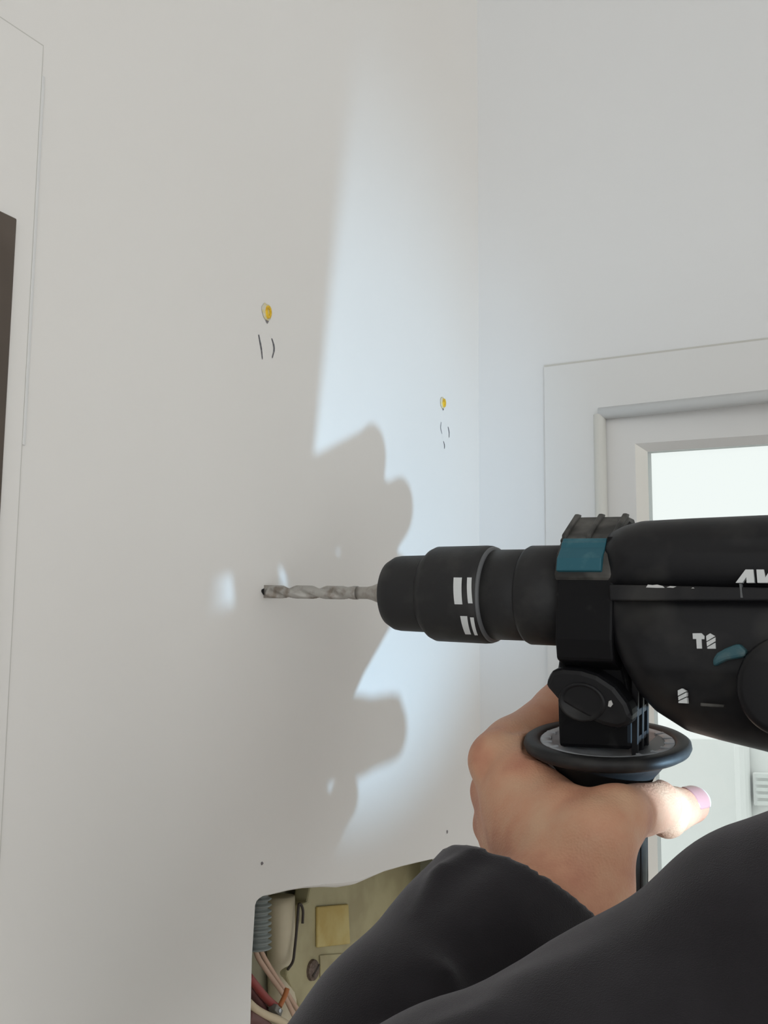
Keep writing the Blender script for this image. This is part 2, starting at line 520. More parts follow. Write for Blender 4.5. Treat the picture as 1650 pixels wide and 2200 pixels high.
# beyond the glass: a pale courtyard wall with a pilaster and a louvred vent
def outside():
    o = box('wall_outside', (-2.0, 3.0, 0), (6.0, 3.15, 1.72), 'outside')
    tag(o, 'pale overexposed wall seen through the door glass', kind='structure')
    g = box('floor_outside', (-3.0, 0.13, -0.12), (7.0, 12.0, -0.02), 'outside')
    tag(g, 'bright paved ground outside the glazed door', kind='structure')
    a = on_back(1578, 1640, 2.95); b = on_back(1606, 1640, 2.95)
    p = box('trim_2', (a[0], 2.93, 0), (b[0], 3.0, 1.72), 'outside', bevel=0.02)
    tag(p, 'white pilaster on the wall outside the door', kind='structure')
    a = on_back(1612, 1660, 2.95); b = on_back(1700, 1735, 2.95)
    root = bpy.data.objects.new('wall_vent', None); COL.objects.link(root)
    root.location = (0, 0, 0)
    tag(root, 'blurred grey louvred vent on the pale wall outside the glass', 'vent')
    box('vent_frame', (a[0], 2.975, b[2]), (b[0], 3.0, a[2]), 'outside', root, bevel=0.004)
    nz = 5
    hz = (a[2] - b[2]) / nz
    for k in range(nz):
        z = b[2] + hz * (k + 0.2)
        box('slat', (a[0] + 0.012, 2.965, z), (b[0] - 0.012, 2.98, z + hz * 0.55), 'outside_grey', root)
outside()

# door casing with the dark door at the left edge
def dark_door():
    root = bpy.data.objects.new('trim_3', None); COL.objects.link(root)
    tag(root, 'flush white casing around the dark brown door', kind='structure')
    y1, z1 = -0.4381, HZ + 0.2614
    yo, zo = -0.4487, HZ + 0.1853
    y0 = -1.35
    t = 0.0006
    def bev(name, lo, hi):
        box(name, lo, hi, 'wall', root)
    bev('side_casing', (0.0, yo, 0), (t, y1, z1))
    bev('side_casing', (0.0, y0 - 0.0106, 0), (t, y0, z1))
    bev('head_casing', (0.0, y0, zo), (t, yo, z1))
    box('joint_line', (0.0, y1, HZ - 0.20), (0.00035, y1 + 0.0006, z1), 'caulk', root)
    box('joint_line', (0.0, y0, z1), (0.00035, y1 + 0.0006, z1 + 0.0007), 'caulk', root)
    box('caulk_bead', (0.0, y1 + 0.0006, HZ + 0.10), (0.0006, y1 + 0.0022, z1 - 0.012), 'trim', root, bevel=0.0004)
    d = bpy.data.objects.new('door_2', None); COL.objects.link(d)
    tag(d, 'dark brown wooden door cut off by the left edge', kind='structure')
    box('door_leaf', (0.0002, y0, 0.005), (0.0024, yo, zo), 'brown', d, bevel=0.0006)
dark_door()

# pencil marks, flecks and the fresh hole belong to the wall surface
def stroke(name, pix, wd, m):
    pts = spline([on_left(px, py, 0.0002) for px, py in pix], 6)
    V, F = [], []
    n = len(pts)
    for i, p in enumerate(pts):
        t = _n(pts[min(i+1, n-1)] - pts[max(i-1, 0)])
        s = np.array([0, -t[2], t[1]])
        k = wd * (0.55 + 0.45 * math.sin(math.pi * (i + .8) / (n + .6))) * random.uniform(.85, 1.15)
        V += [p + s * k, p - s * k]
    for i in range(n - 1):
        F.append((2*i, 2*i+1, 2*i+3, 2*i+2))
    obj(name, V, F, m, wall_left)
stroke('pencil_mark', [(556, 719), (559, 735), (562, 752), (564, 772)], 0.00062, 'pencil')
stroke('pencil_mark', [(584, 727), (588, 740), (589, 752), (585, 769)], 0.00062, 'pencil')
stroke('pencil_mark', [(948, 907), (947, 920), (950, 932)], 0.00045, 'pencil_faint')
stroke('pencil_mark', [(963, 917), (965, 928), (965, 940)], 0.00050, 'pencil')
stroke('pencil_mark', [(953, 948), (955, 956), (955, 964)], 0.00050, 'pencil')
def fleck(name, px, py, ry, rz, m, x=0.00025):
    c = on_left(px, py, x)
    V = [(c[0], c[1] + ry * math.cos(a) * random.uniform(.75, 1.15), c[2] + rz * math.sin(a) * random.uniform(.75, 1.15))
         for a in [2 * math.pi * k / 12 for k in range(12)]]
    obj(name, V, [tuple(range(12))], m, wall_left)
fleck('screw_hole', 563, 1855, 0.0011, 0.0009, 'fleck')
fleck('screw_hole', 961, 1787, 0.0011, 0.0010, 'fleck')
fleck('drill_hole', 568, 1271, 0.0026, 0.0017, 'hole')

def wall_plug(px, py, sc, label):
    c = on_left(px, py)
    root = bpy.data.objects.new('wall_plug', None); COL.objects.link(root)
    root.location = tuple(c)
    tag(root, label, 'wall plug', 'yellow wall plugs in the drilled wall')
    # smeared filler round the hole, then the collar and the split core
    ang = [2 * math.pi * k / 18 for k in range(18)]
    o = [(0.0003, 0.0043 * sc * math.cos(a) * random.uniform(.85, 1.1) - 0.0005, 0.0046 * sc * math.sin(a) * random.uniform(.88, 1.1)) for a in ang]
    i = [(0.0009, 0.0026 * sc * math.cos(a), 0.0030 * sc * math.sin(a)) for a in ang]
    F = [(k, (k+1) % 18, 18 + (k+1) % 18, 18 + k) for k in range(18)] + [tuple(range(18, 36))]
    obj('filler_smear', o + i, F, 'yellow_stain', root)
    V, F = lathe_vf([(0.0006, 0.0026*sc), (0.0016, 0.0024*sc), (0.0017, 0.0012*sc), (0.0004, 0.0010*sc)], 16)
    V = [(a, b, c_ * 1.35) for a, b, c_ in V]
    obj('plug_collar', V, F, 'yellow', root, smooth=False)
    fl = [(0.0004, -0.0016*sc, -0.0042*sc), (0.0004, 0.0016*sc, -0.0042*sc), (0.0004, 0.0004*sc, -0.0060*sc)]
    obj('chipped_plaster', fl, [(0, 1, 2)], 'fleck', root)
wall_plug(573, 671, 1.0, 'yellow wall plug above two long pencil strokes, higher in the picture')
wall_plug(951, 866, 0.85, 'smaller yellow wall plug near the corner, above three short pencil strokes')

# ------------------------------------------------------------------ things inside the opening
def hole_pt(px, py, x): return on_left(px, py, x)
def mounting_plate():
    root = bpy.data.objects.new('mounting_plate', None); COL.objects.link(root)
    root.location = tuple(hole_pt(700, 2040, -0.034))
    base = np.array(root.location)
    tag(root, 'yellowed mounting plate with a screw inside the wall opening', 'plate')
    out = [(662, 1936), (672, 1880), (720, 1840), (850, 1810), (960, 1790), (1010, 1790), (1010, 2300), (690, 2300), (652, 2180), (635, 2140), (622, 2110), (617, 2095), (618, 2083), (631, 2066), (634, 2040), (640, 1985), (643, 1944)]
    pl = [hole_pt(px, py, -0.034) - base for px, py in out]
    pl = [(p[1], p[2]) for p in pl]
    V, F = prism_vf(pl, -0.010, 0.0, lambda a, b, c: (c, a, b))
    obj('plate', V, F, 'plate', root, bevel=0.0012)
    # screw with a slot
    c = hole_pt(670, 2084, -0.034) - base
    V, F = lathe_vf([(0.0, 0.0058), (0.0016, 0.0055), (0.0026, 0.0040), (0.0028, 0.0)], 24)
    V = [(a + c[0], b + c[1], d + c[2]) for a, b, d in V]
    s = obj('screw', V, F, 'rust', root, smooth=False)
    V, F = box_vf((0.0024, -0.0045, -0.0006), (0.0030, 0.0045, 0.0006))
    V = [(a + c[0], b * .8 - d * .55 + c[1], d * .8 + b * .55 + c[2]) for a, b, d in V]
    obj('slot', V, F, 'dark_metal', s)
    # raised yellow pad
    q = [hole_pt(px, py, -0.0325) - base for px, py in ((682, 1948), (748, 1942), (752, 2028), (682, 2036))]
    V, F = prism_vf([(p[1], p[2]) for p in q], 0.0, 0.002, lambda a, b, cc: (cc, a, b))
    obj('foam_pad', V, F, 'patch', root, bevel=0.0008)
    q = [hole_pt(px, py, -0.0325) - base for px, py in ((690, 2052), (748, 2048), (752, 2140), (692, 2140))]
    V, F = prism_vf([(p[1], p[2]) for p in q], 0.0, 0.0012, lambda a, b, cc: (cc, a, b))
    obj('raised_panel', V, F, 'plate', root, bevel=0.0008)
    # dark sprung hook on the plate's edge
    pts = [hole_pt(px, py, -0.0315) - base for px, py in ((618, 2083), (629, 2066), (633, 2040), (638, 1990), (641, 1950), (643, 1942), (648, 1946), (651, 1958), (650, 1984))]
    V, F = tube_vf(spline(pts, 5), 0.00075, 8)
    obj('hook', V, F, 'dark_metal', root, smooth=True)
mounting_plate()

def cable(name, pix, r, m, label, x=-0.03, xs=None):
    pts = [hole_pt(px, py, (xs[i] if xs else x)) for i, (px, py) in enumerate(pix)]
    V, F = tube_vf(spline(pts, 8), r, 14)
    o = obj(name, V, F, m, smooth=True)
    return tag(o, label, 'cable')
# ribbed conduit end
def conduit():
    top = hole_pt(553, 1915, -0.022); bot = hole_pt(553, 2040, -0.022)
    n = 46
    pts, rs = [], []
    for i in range(n + 1):
        t = i / n
        pts.append(top + (bot - top) * t)
        rs.append(0.0062 + 0.0011 * math.sin(2 * math.pi * t * 9.5))
    V, F = tube_vf(pts, rs, 20)
    o = obj('corrugated_conduit', V, F, 'conduit', smooth=True)
    tag(o, 'grey corrugated conduit end in the upper left of the opening', 'conduit')
conduit()
duct_pts = [hole_pt(603, 1925, -0.042), hole_pt(604, 2040, -0.042), hole_pt(606, 2120, -0.042), hole_pt(612, 2330, -0.042)]
V, F = tube_vf(spline(duct_pts, 6), 0.0078, 20)
tag(obj('cream_duct', V, F, 'cream', smooth=True), 'cream vertical duct beside the mounting plate in the opening', 'duct')
cable('cable', [(547, 2034), (556, 2060), (585, 2103), (612, 2142), (640, 2200)], 0.0013, 'wire_pink', 'pinkish cable running down from the conduit, the left of two', -0.024)
cable('cable', [(556, 2032), (568, 2058), (590, 2095), (622, 2142), (660, 2205)], 0.0013, 'wire_pink', 'pinkish cable running down from the conduit, the right of two', -0.026)
cable('cable', [(534, 2098), (548, 2116), (570, 2143), (592, 2163)], 0.0021, 'wire_red', 'red cable bent towards the grey terminal in the opening', -0.016)
cable('cable', [(534, 2118), (548, 2140), (562, 2165), (575, 2178)], 0.0027, 'wire_maroon', 'thick maroon cable below the red one in the opening', -0.020)
cable('wire', [(617, 2124), (613, 2137), (607, 2150), (601, 2162)], 0.0013, 'wire_orange', 'short orange copper wire sticking up from the grey terminal', -0.014)
cable('cable', [(532, 2152), (550, 2168), (572, 2181), (600, 2192), (640, 2215)], 0.0020, 'wire_cream', 'cream cable sagging along the bottom edge of the opening', -0.011)
cable('cable', [(528, 2182), (545, 2190), (565, 2204), (590, 2225)], 0.0034, 'wire_maroon', 'dark maroon cable at the very bottom of the opening', -0.013)
def terminal():
    c = hole_pt(592, 2170, -0.014)
    root = bpy.data.objects.new('terminal_connector', None); COL.objects.link(root)
    root.location = tuple(c)
    root.rotation_euler = (math.radians(-35), 0, 0)
    tag(root, 'small grey terminal connector joining the wires in the opening', 'connector')
    box('terminal_body', (-0.0022, -0.0036, -0.0018), (0.0022, 0.0036, 0.0018), 'terminal', root, bevel=0.0005)
    V, F = lathe_vf([(0.0022, 0.0011), (0.0027, 0.001), (0.0027, 0.0)], 12)
    obj('clamp_screw', V, F, 'glint', root)
terminal()

# ------------------------------------------------------------------ the rotary hammer
O = on_left(568, 1271)
PITCH = math.radians(-2.7617)
UA = np.array([math.cos(PITCH), 0, math.sin(PITCH)])
WA = np.array([0, -1.0, 0])
VA_ = np.cross(WA, UA)
drill = bpy.data.objects.new('rotary_hammer', None); COL.objects.link(drill)
drill.matrix_world = Matrix(((UA[0], VA_[0], WA[0], O[0]), (UA[1], VA_[1], WA[1], O[1]), (UA[2], VA_[2], WA[2], O[2]), (0, 0, 0, 1)))
tag(drill, 'black rotary hammer drill with teal buttons, its bit set in the white wall', 'drill')
def uv(px, py, ww=0.0):
    """where the view meets the plane w = ww of the drill's frame"""
    d = ray(px, py)
    o = CAM - (O + WA * ww)
    t = -(o @ WA) / (d @ WA)
    P = o + d * t
    return float(P @ UA), float(P @ VA_)
def loc(P):
    q = np.asarray(P) - O
    return np.array([q @ UA, q @ VA_, q @ WA])

def drill_bit():
    V, F = [], []
    n, seg = 90, 28
    u0, u1 = 0.0012, 0.052
    for i in range(n + 1):
        u = u0 + (u1 - u0) * i / n
        tw = 2 * math.pi * (u / 0.034) ** 1.0 + 0.6
        fade = min(1, max(0, (0.050 - u) / 0.008))
        tip = min(1, (u - u0) / 0.0025 + 0.45)
        for k in range(seg):
            a = 2 * math.pi * k / seg
            fl = math.cos(2 * (a - tw))
            r = 0.0032 - 0.0014 * fade * max(0, fl) ** 0.7
            V.append((u, r * tip * math.cos(a), r * tip * math.sin(a)))
    for i in range(n):
        for k in range(seg):
            k2 = (k + 1) % seg
            F.append((i*seg+k, i*seg+k2, (i+1)*seg+k2, (i+1)*seg+k))
    F.append(tuple(range(seg))[::-1]); F.append(tuple(n*seg+k for k in range(seg)))
    b = obj('drill_bit', V, F, 'steel_tip', drill, smooth=True)
    V, F = lathe_vf([(0.0505, 0.0029), (0.0575, 0.0029), (0.0600, 0.0034), (0.0635, 0.0047), (0.0648, 0.0049), (0.0720, 0.0049)], 32)
    obj('bit_shank', V, F, 'steel', b, smooth=True)
    V, F = box_vf((-0.0004, -0.0031, -0.0006), (0.0040, 0.0031, 0.0006))
    obj('carbide_tip', V, F, 'steel', b)
drill_bit()

# tool holder
V, F = lathe_vf([(0.0685, 0.0060), (0.0688, 0.0125), (0.0702, 0.0150), (0.0735, 0.0169), (0.0760, 0.0173), (0.0890, 0.0176), (0.0905, 0.0178)], 72)
obj('nose_cap', V, F, 'black_soft', drill, smooth=True)
V, F = lathe_vf([(0.0895, 0.0170), (0.0900, 0.0182), (0.0925, 0.0205), (0.0948, 0.0215), (0.1180, 0.0219), (0.1205, 0.0217), (0.1213, 0.0210)], 72)
sleeve_ring = obj('chuck_sleeve', V, F, 'black_soft', drill, smooth=True)
V, F = lathe_vf([(0.1206, 0.0208), (0.1213, 0.0214), (0.1222, 0.0211), (0.1226, 0.0202)], 72)
obj('retaining_ring', V, F, 'ring_dark', drill, smooth=True)
V, F = lathe_vf([(0.1215, 0.0190), (0.1220, 0.0200), (0.1375, 0.0201), (0.1385, 0.0196)], 72)
obj('barrel', V, F, 'black_soft', drill, smooth=True)
V, F = lathe_vf([(0.1375, 0.0195), (0.1385, 0.0209), (0.1400, 0.0217), (0.1640, 0.0219), (0.1642, 0.019)], 72)
obj('barrel_collar', V, F, 'black_soft', drill, smooth=True)

# white lock symbols on the chuck sleeve, following its curve
def sleeve_mark(pix_top, pix_bot):
    r = 0.0219
    def hit(px, py):
        q = None
        wv = r
        for _ in range(8):
            u_, v_ = uv(px, py, wv)
            v_ = max(-r*.98, min(r*.98, v_))
            wv = math.sqrt(r*r - v_*v_)
        return u_, math.atan2(v_, wv)
    a0, t0 = hit(*pix_top[0]); a1, _ = hit(*pix_top[1])
    b0, t1 = hit(*pix_bot[0]); b1, _ = hit(*pix_bot[1])
    V, F = [], []
    n = 8
    for i in range(n + 1):
        t = i / n
        th = t0 + (t1 - t0) * t
        for u_ in (a0 + (b0-a0)*t, a1 + (b1-a1)*t):
            V.append((u_, (r + 0.0002) * math.sin(th), (r + 0.0002) * math.cos(th)))
    for i in range(n):
        F.append((2*i, 2*i+1, 2*i+3, 2*i+2))
    obj('lock_symbol', V, F, 'print', sleeve_ring)
sleeve_mark([(975, 1241), (993, 1240)], [(977, 1298), (994, 1299)])
sleeve_mark([(1004, 1241), (1014, 1240)], [(1006, 1296), (1016, 1299)])
sleeve_mark([(989, 1323), (1004, 1323)], [(1000, 1362), (1014, 1365)])
sleeve_mark([(1010, 1326), (1018, 1325)], [(1020, 1364), (1028, 1366)])

# clamp of the side handle: moulded band round the collar, with neck below
HPHI = math.radians(13.0)
HU = _n([0.045, math.cos(HPHI), math.sin(HPHI)])        # handle axis, upwards
HX = _n(np.array([1, 0, 0]) - HU * HU[0])
HW = np.cross(HX, HU)
A0 = None
def solve_handle():
    # flange centre seen at (1305, 1591): find where on the axis line
    best = None
    for u0 in np.linspace(0.155, 0.195, 161):
        for L in np.linspace(0.05, 0.08, 121):
            p = np.array([u0, 0, 0]) - HU * L
            P = O + p[0]*UA + p[1]*VA_ + p[2]*WA
            c = RCW @ (P - CAM)
            e = (CX + FPX*c[0]/c[2] - 1304)**2 + (CY + FPX*c[1]/c[2] - 1592)**2
            if best is None or e < best[0]:
                best = (e, u0, L)
    return best
_, HU0, HL = solve_handle()
HA = np.array([HU0, 0, 0])
def hp(x, y, z):
    """handle frame -> drill frame; y up the handle axis from the flange centre"""
    return HA - HU * HL + HX * x + HU * y + HW * z
def huv(px, py, z):
    """view -> handle frame (x, y) on the plane z of the handle"""
    d = ray(px, py); dl = np.array([d @ UA, d @ VA_, d @ WA])
    o = loc(CAM) - hp(0, 0, z)
    t = -(o @ HW) / (dl @ HW)
    p = o + dl * t
    return float(p @ HX), float(p @ HU)

clamp = obj('handle_clamp', *prism_vf(
    # outline in (w, v): round the collar, sloped top towards the viewer
    [(-0.0215, 0.006), (-0.0205, 0.018), (-0.013, 0.0275), (-0.004, 0.0315), (0.004, 0.0315), (0.0205, 0.0200), (0.0262, 0.0075), (0.0268, -0.002), (0.0262, -0.020),
     (0.0235, -0.0285), (0.0100, -0.0320), (-0.010, -0.0300), (-0.019, -0.0200)],
    0.1600, 0.1845, lambda a, b, c: (c, b, a)), 'black_deep', drill, bevel=0.0012)
def clamp_details():
    # dusty ribbed strap over the top
    s = obj('clamp_strap', *prism_vf([(-0.008, 0.0300), (-0.004, 0.0335), (0.004, 0.0335), (0.0215, 0.0215), (0.0195, 0.0190), (0.003, 0.0310)], 0.1590, 0.1835, lambda a, b, c: (c, b, a)), 'black_dusty', clamp, bevel=0.0008)
    for u_ in (0.1595, 0.1702, 0.1808):
        obj('rib', *prism_vf([(0.001, 0.0350), (0.005, 0.0348), (0.0205, 0.0240), (0.0205, 0.0215), (0.003, 0.0325)], u_, u_ + 0.0022, lambda a, b, c: (c, b, a)), 'black_dusty', s, bevel=0.0006)
    # teal depth-gauge button, ridged
    b = obj('release_button', *prism_vf([(0.0185, 0.0205), (0.0222, 0.0222), (0.0232, 0.0208), (0.0241, 0.0200), (0.0250, 0.0178), (0.0256, 0.0172), (0.0292, 0.0130), (0.0298, 0.0078), (0.0250, 0.0068)], 0.1608, 0.1800, lambda a, b, c: (c, b, a)), 'teal', clamp, bevel=0.0005)
    obj('button_housing', *prism_vf([(0.0180, 0.0200), (0.0212, 0.0212), (0.0262, 0.0150), (0.0280, 0.0065), (0.0268, 0.0040), (0.0200, 0.0040)], 0.1593, 0.1843, lambda a, b, c: (c, b, a)), 'black_dusty', clamp, bevel=0.0012)
    obj('dark_notch', *prism_vf([(0.020, 0.0225), (0.0240, 0.0225), (0.0240, 0.0170), (0.020, 0.0170)], 0.1803, 0.1835, lambda a, b, c: (c, b, a)), 'black_deep', clamp, bevel=0.0005)
clamp_details()

# side handle
sideh = None
def side_handle():
    global sideh
    # neck: moulded column between clamp and flange
    zf = 0.0175
    x0 = huv(1198, 1560, zf)[0]; x1 = huv(1357, 1560, zf)[0]
    top = HL - 0.004
    zb = -0.0030
    lt = [(1200, 1606), (1198, 1560), (1196, 1480), (1197, 1435), (1206, 1385), (1201, 1345), (1198, 1305)]
    rt = [(1318, 1305), (1322, 1345), (1335, 1395), (1350, 1445), (1357, 1500), (1357, 1560), (1357, 1612)]
    prof = [huv(px, py, zf) for px, py in lt + rt]
    V, F = prism_vf(prof, zb, zf, lambda a, b, c: tuple(hp(a, b, c + max(0.0, b - 0.034) * 0.12)))
    sideh = obj('side_handle', V, F, 'black_deep', drill, bevel=0.0018)
    # ladder of slots on the rear face
    for zc in (-0.0008, 0.0065, 0.0140):
        V, F = prism_vf([(x1 - 0.0005, -0.002), (x1 + 0.0022, -0.002), (x1 + 0.0022, 0.036), (x1 - 0.0005, 0.038)], zc, zc + 0.0022, lambda a, b, c: tuple(hp(a, b, c)))
        obj('slot_bar', V, F, 'black', sideh, bevel=0.0003)
    for yc in (0.004, 0.0155, 0.030):
        V, F = prism_vf([(x1 - 0.0005, yc), (x1 + 0.0018, yc), (x1 + 0.0018, yc + 0.003), (x1 - 0.0005, yc + 0.003)], 0.0, 0.0150, lambda a, b, c: tuple(hp(a, b, c)))
        obj('slot_rung', V, F, 'black', sideh, bevel=0.0003)
    # flange with pale inner ring
    def lath(prof, name, m, seg=96):
        V, F = lathe_vf(prof, seg)
        V = [tuple(hp(b, a, c)) for a, b, c in V]
        return obj(name, V, F, m, sideh, smooth=True)
    lath([(-0.0046, 0.0270), (-0.0046, 0.0330), (-0.0034, 0.0350), (-0.0016, 0.0358), (0.0004, 0.0354), (0.0012, 0.0342), (0.0013, 0.0300), (0.0004, 0.0288), (-0.0014, 0.0286)], 'flange', 'black_soft')
    lath([(-0.0030, 0.0), (-0.0030, 0.0288), (0.0002, 0.0287), (0.0006, 0.0283), (0.0003, 0.0245), (-0.0008, 0.0240), (-0.0012, 0.0)], 'flange_ring', 'ring')
    V, F = prism_vf([(x1 + 0.001, -0.019), (x1 + 0.011, -0.017), (x1 + 0.011, 0.017), (x1 + 0.001, 0.019)], -0.0012, 0.0003, lambda a, b, c: tuple(hp(a, c, b)))
    obj('flange_recess', V, F, 'ring_dark', sideh, bevel=0.0004)
    for k in range(20):
        a = 2 * math.pi * k / 20 + 0.1
        if abs(math.cos(a)) < 0.55: continue
        V, F = prism_vf([(-0.0021, -0.0007), (0.0021, -0.0007), (0.0021, 0.0007), (-0.0021, 0.0007)], -0.0005, 0.0008,
            lambda p, q, r_: tuple(hp((0.0262 + p) * math.cos(a) - q * math.sin(a), r_, (0.0262 + p) * math.sin(a) + q * math.cos(a))))
        obj('ring_rib', V, F, 'ring', sideh)
    # cone below the flange and the rubber grip
    lath([(-0.004, 0.0300), (-0.008, 0.0255), (-0.014, 0.0205), (-0.019, 0.0180), (-0.024, 0.0165), (-0.026, 0.0160)], 'grip_cone', 'black_soft')
    lath([(-0.025, 0.0160), (-0.030, 0.0166), (-0.050, 0.0172), (-0.066, 0.0172), (-0.0665, 0.0166), (-0.0675, 0.0166), (-0.068, 0.0172), (-0.100, 0.0168), (-0.118, 0.0172), (-0.126, 0.0160), (-0.128, 0.0130)], 'grip', 'black_soft')
    for k in range(8):
        a = 2 * math.pi * (k + 0.35) / 8
        ca, sa = math.cos(a), math.sin(a)
        pts = [hp(ca * 0.0168, -0.034, sa * 0.0168), hp(ca * 0.0172, -0.06, sa * 0.0172), hp(ca * 0.0171, -0.09, sa * 0.0171), hp(ca * 0.0171, -0.116, sa * 0.0171)]
        V, F = tube_vf(pts, 0.0009, 8)
        obj('grip_rib', V, F, 'black_soft', sideh, smooth=True)
    # wing bolt on the near face
    zw = 0.0235
    pix = [(1180, 1443), (1205, 1438), (1245, 1441), (1280, 1452), (1318, 1477), (1345, 1512), (1356, 1540), (1350, 1562), (1325, 1570), (1290, 1562), (1255, 1545), (1225, 1528), (1200, 1513), (1182, 1492), (1166, 1474)]
    pl = [huv(px, py, zw + 0.006) for px, py in pix]
    V, F = prism_vf(pl, 0.0165, zw + 0.0045, lambda a, b, c: tuple(hp(a, b, c)))
    wb = obj('wing_bolt', V, F, 'black', sideh, bevel=0.0022)
    cx_, cy_ = huv(1258, 1503, zw)
    V, F = lathe_vf([(zw + 0.003, 0.0105), (zw + 0.0052, 0.0100), (zw + 0.0056, 0.0088), (zw + 0.0042, 0.0078), (zw + 0.0040, 0.0)], 40)
    V = [tuple(hp(cx_ + b, cy_ + c * .8, a)) for a, b, c in V]
    obj('bolt_boss', V, F, 'black', wb, smooth=True)
    ex, ey = huv(1309, 1513, zw + 0.006)
    V, F = prism_vf([(ex - .0009, ey - .0012), (ex + .0002, ey - .0014), (ex + .0011, ey - .0002), (ex + .0004, ey + .0014), (ex - .0006, ey + .0009)], zw + .0035, zw + .0049, lambda a, b, c: tuple(hp(a, b, c)))
    obj('paint_fleck', V, F, 'scuff', wb)
side_handle()

# housing -------------------------------------------------------------
UPPER = [(0.1745, -0.004), (0.1745, 0.0190), (0.1790, 0.0255), (0.1850, 0.0284), (0.1925, 0.0302), (0.2120, 0.0310), (0.2400, 0.0318), (0.3000, 0.0330), (0.3600, 0.0320), (0.3750, 0.0240), (0.3760, -0.004)]
LOWER = [(0.1750, 0.003), (0.1752, -0.0030), (0.1785, -0.0110), (0.1825, -0.0214), (0.1875, -0.0310), (0.1930, -0.0412), (0.1990, -0.0475), (0.2110, -0.0545), (0.2246, -0.0575), (0.2410, -0.0605),
         (0.2800, -0.0690), (0.3300, -0.0760), (0.3550, -0.0800), (0.3560, -0.1700), (0.4150, -0.1850), (0.4300, -0.1000), (0.4150, 0.0000), (0.3700, 0.0020)]
def upper_sdf(P):
    d2 = poly_sdf(P[:, 0], P[:, 1], UPPER)
    d = extr(d2, P[:, 2], 0.0300, 0.0180)
    # long shallow groove near the crown
    d = d + 0.0009 * np.exp(-((P[:, 1] - 0.0175) / 0.0019) ** 2) * np.clip((P[:, 0] - 0.203) / 0.03, 0, 1) * (P[:, 2] > 0)
    return d
def lower_sdf(P):
    d2 = poly_sdf(P[:, 0], P[:, 1], LOWER)
    hw = np.interp(P[:, 1], [-0.075, -0.050, -0.030], [0.0170, 0.0215, 0.0285])
    d = extr(d2, P[:, 2], hw, 0.0125)
    # dished front corner next to the clamp
    d = smax(d, -ball(P, (0.186, -0.007, 0.052), 0.0265), 0.004)
    # flat panel with the symbols, a touch proud
    return d
V, Q = surface_nets(upper_sdf, (0.170, -0.008, -0.034), (0.380, 0.037, 0.034), 0.0013)
upper = big_obj('upper_housing', V, Q, 'black', drill)
V, Q = surface_nets(lower_sdf, (0.170, -0.190, -0.033), (0.434, 0.008, 0.033), 0.0016)
lower = big_obj('lower_housing', V, Q, 'black', drill)
# dusty gear-case front between clamp and housing
V, F = lathe_vf([(0.1780, 0.020), (0.1785, 0.0235), (0.1800, 0.0250), (0.1840, 0.0255), (0.1860, 0.0245)], 64)
obj('gear_case_ring', V, F, 'black_dusty', drill, smooth=True)
# seam ridge along the side
def ridge():
    wv = 0.0305
    a0, b0 = uv(1310, 1256, wv); a1, b1 = uv(1312, 1291, wv)
    c0, d0 = uv(1650, 1263, wv); c1, d1 = uv(1650, 1291, wv)
    def ex(p, q, u_): return p[1] + (q[1] - p[1]) * (u_ - p[0]) / (q[0] - p[0])
    ue = 0.37
    pl = [(a0, b0), (ue, ex((a0, b0), (c0, d0), ue)), (ue, ex((a1, b1), (c1, d1), ue)), (a1, b1)]
    V, F = prism_vf(pl, 0.020, 0.0318, lambda a, b, c: (a, b, c))
    r = obj('seam_ridge', V, F, 'black', drill, bevel=0.0007)
    V, F = prism_vf([(p[0], p[1]) for p in pl], -0.0318, -0.020, lambda a, b, c: (a, b, c))
    obj('seam_ridge', V, F, 'black', drill, bevel=0.0007)
    # chipped white paint along the edge
    for pix in ([(1388, 1262), (1392, 1256), (1402, 1257), (1412, 1256), (1424, 1259), (1428, 1263), (1410, 1263)],
                [(1432, 1262), (1440, 1259), (1453, 1260), (1446, 1263)], [(1485, 1264), (1489, 1262), (1492, 1264)]):
        pl2 = [uv(px, py, 0.032) for px, py in pix]
        V, F = prism_vf(pl2, 0.0295, 0.0321, lambda a, b, c: (a, b, c))
        obj('paint_chip', V, F, 'scuff', r)
    pl2 = [uv(px, py, 0.032) for px, py in ((1588, 1254), (1593, 1254), (1594, 1270), (1596, 1284), (1591, 1284), (1590, 1268))]
    V, F = prism_vf(pl2, 0.0295, 0.03205, lambda a, b, c: (a, b, c))
    obj('paint_run', V, F, 'ring_dark', r)
ridge()
def flat_print(name, pix, parent, wv=0.0302, m='print'):
    pl = [uv(px, py, wv) for px, py in pix]
    V, F = prism_vf(pl, wv - 0.0025, wv, lambda a, b, c: (a, b, c))
    return obj(name, V, F, m, parent)
def z4(pts):   # readings taken on an enlarged view of the lettering
    return [(1400 + x / 6.6, 1180 + y / 6.6) for x, y in pts]
def z5(pts):
    return [(1400 + x / 6.6, 1400 + y / 6.6) for x, y in pts]
flat_print('letter', z4([(1190, 475), (1330, 287), (1440, 287), (1455, 475), (1345, 475), (1342, 395), (1285, 475)]), upper)
flat_print('letter', z4([(1485, 287), (1588, 287), (1612, 400), (1680, 287), (1760, 287), (1640, 475), (1500, 475)]), upper)
flat_print('letter', z4([(1790, 287), (2000, 287), (1990, 330), (1930, 330), (1900, 475), (1830, 475), (1860, 330), (1780, 330)]), upper)
WL = 0.0292
flat_print('hammer_symbol', z4([(580, 1192), (705, 1190), (748, 1232), (745, 1275), (705, 1275), (712, 1408), (640, 1408), (632, 1272), (585, 1272)]), lower, WL)
def bit_symbol(z, pts3):
    for p in pts3:
        flat_print('bit_symbol', z(p), lower, WL)
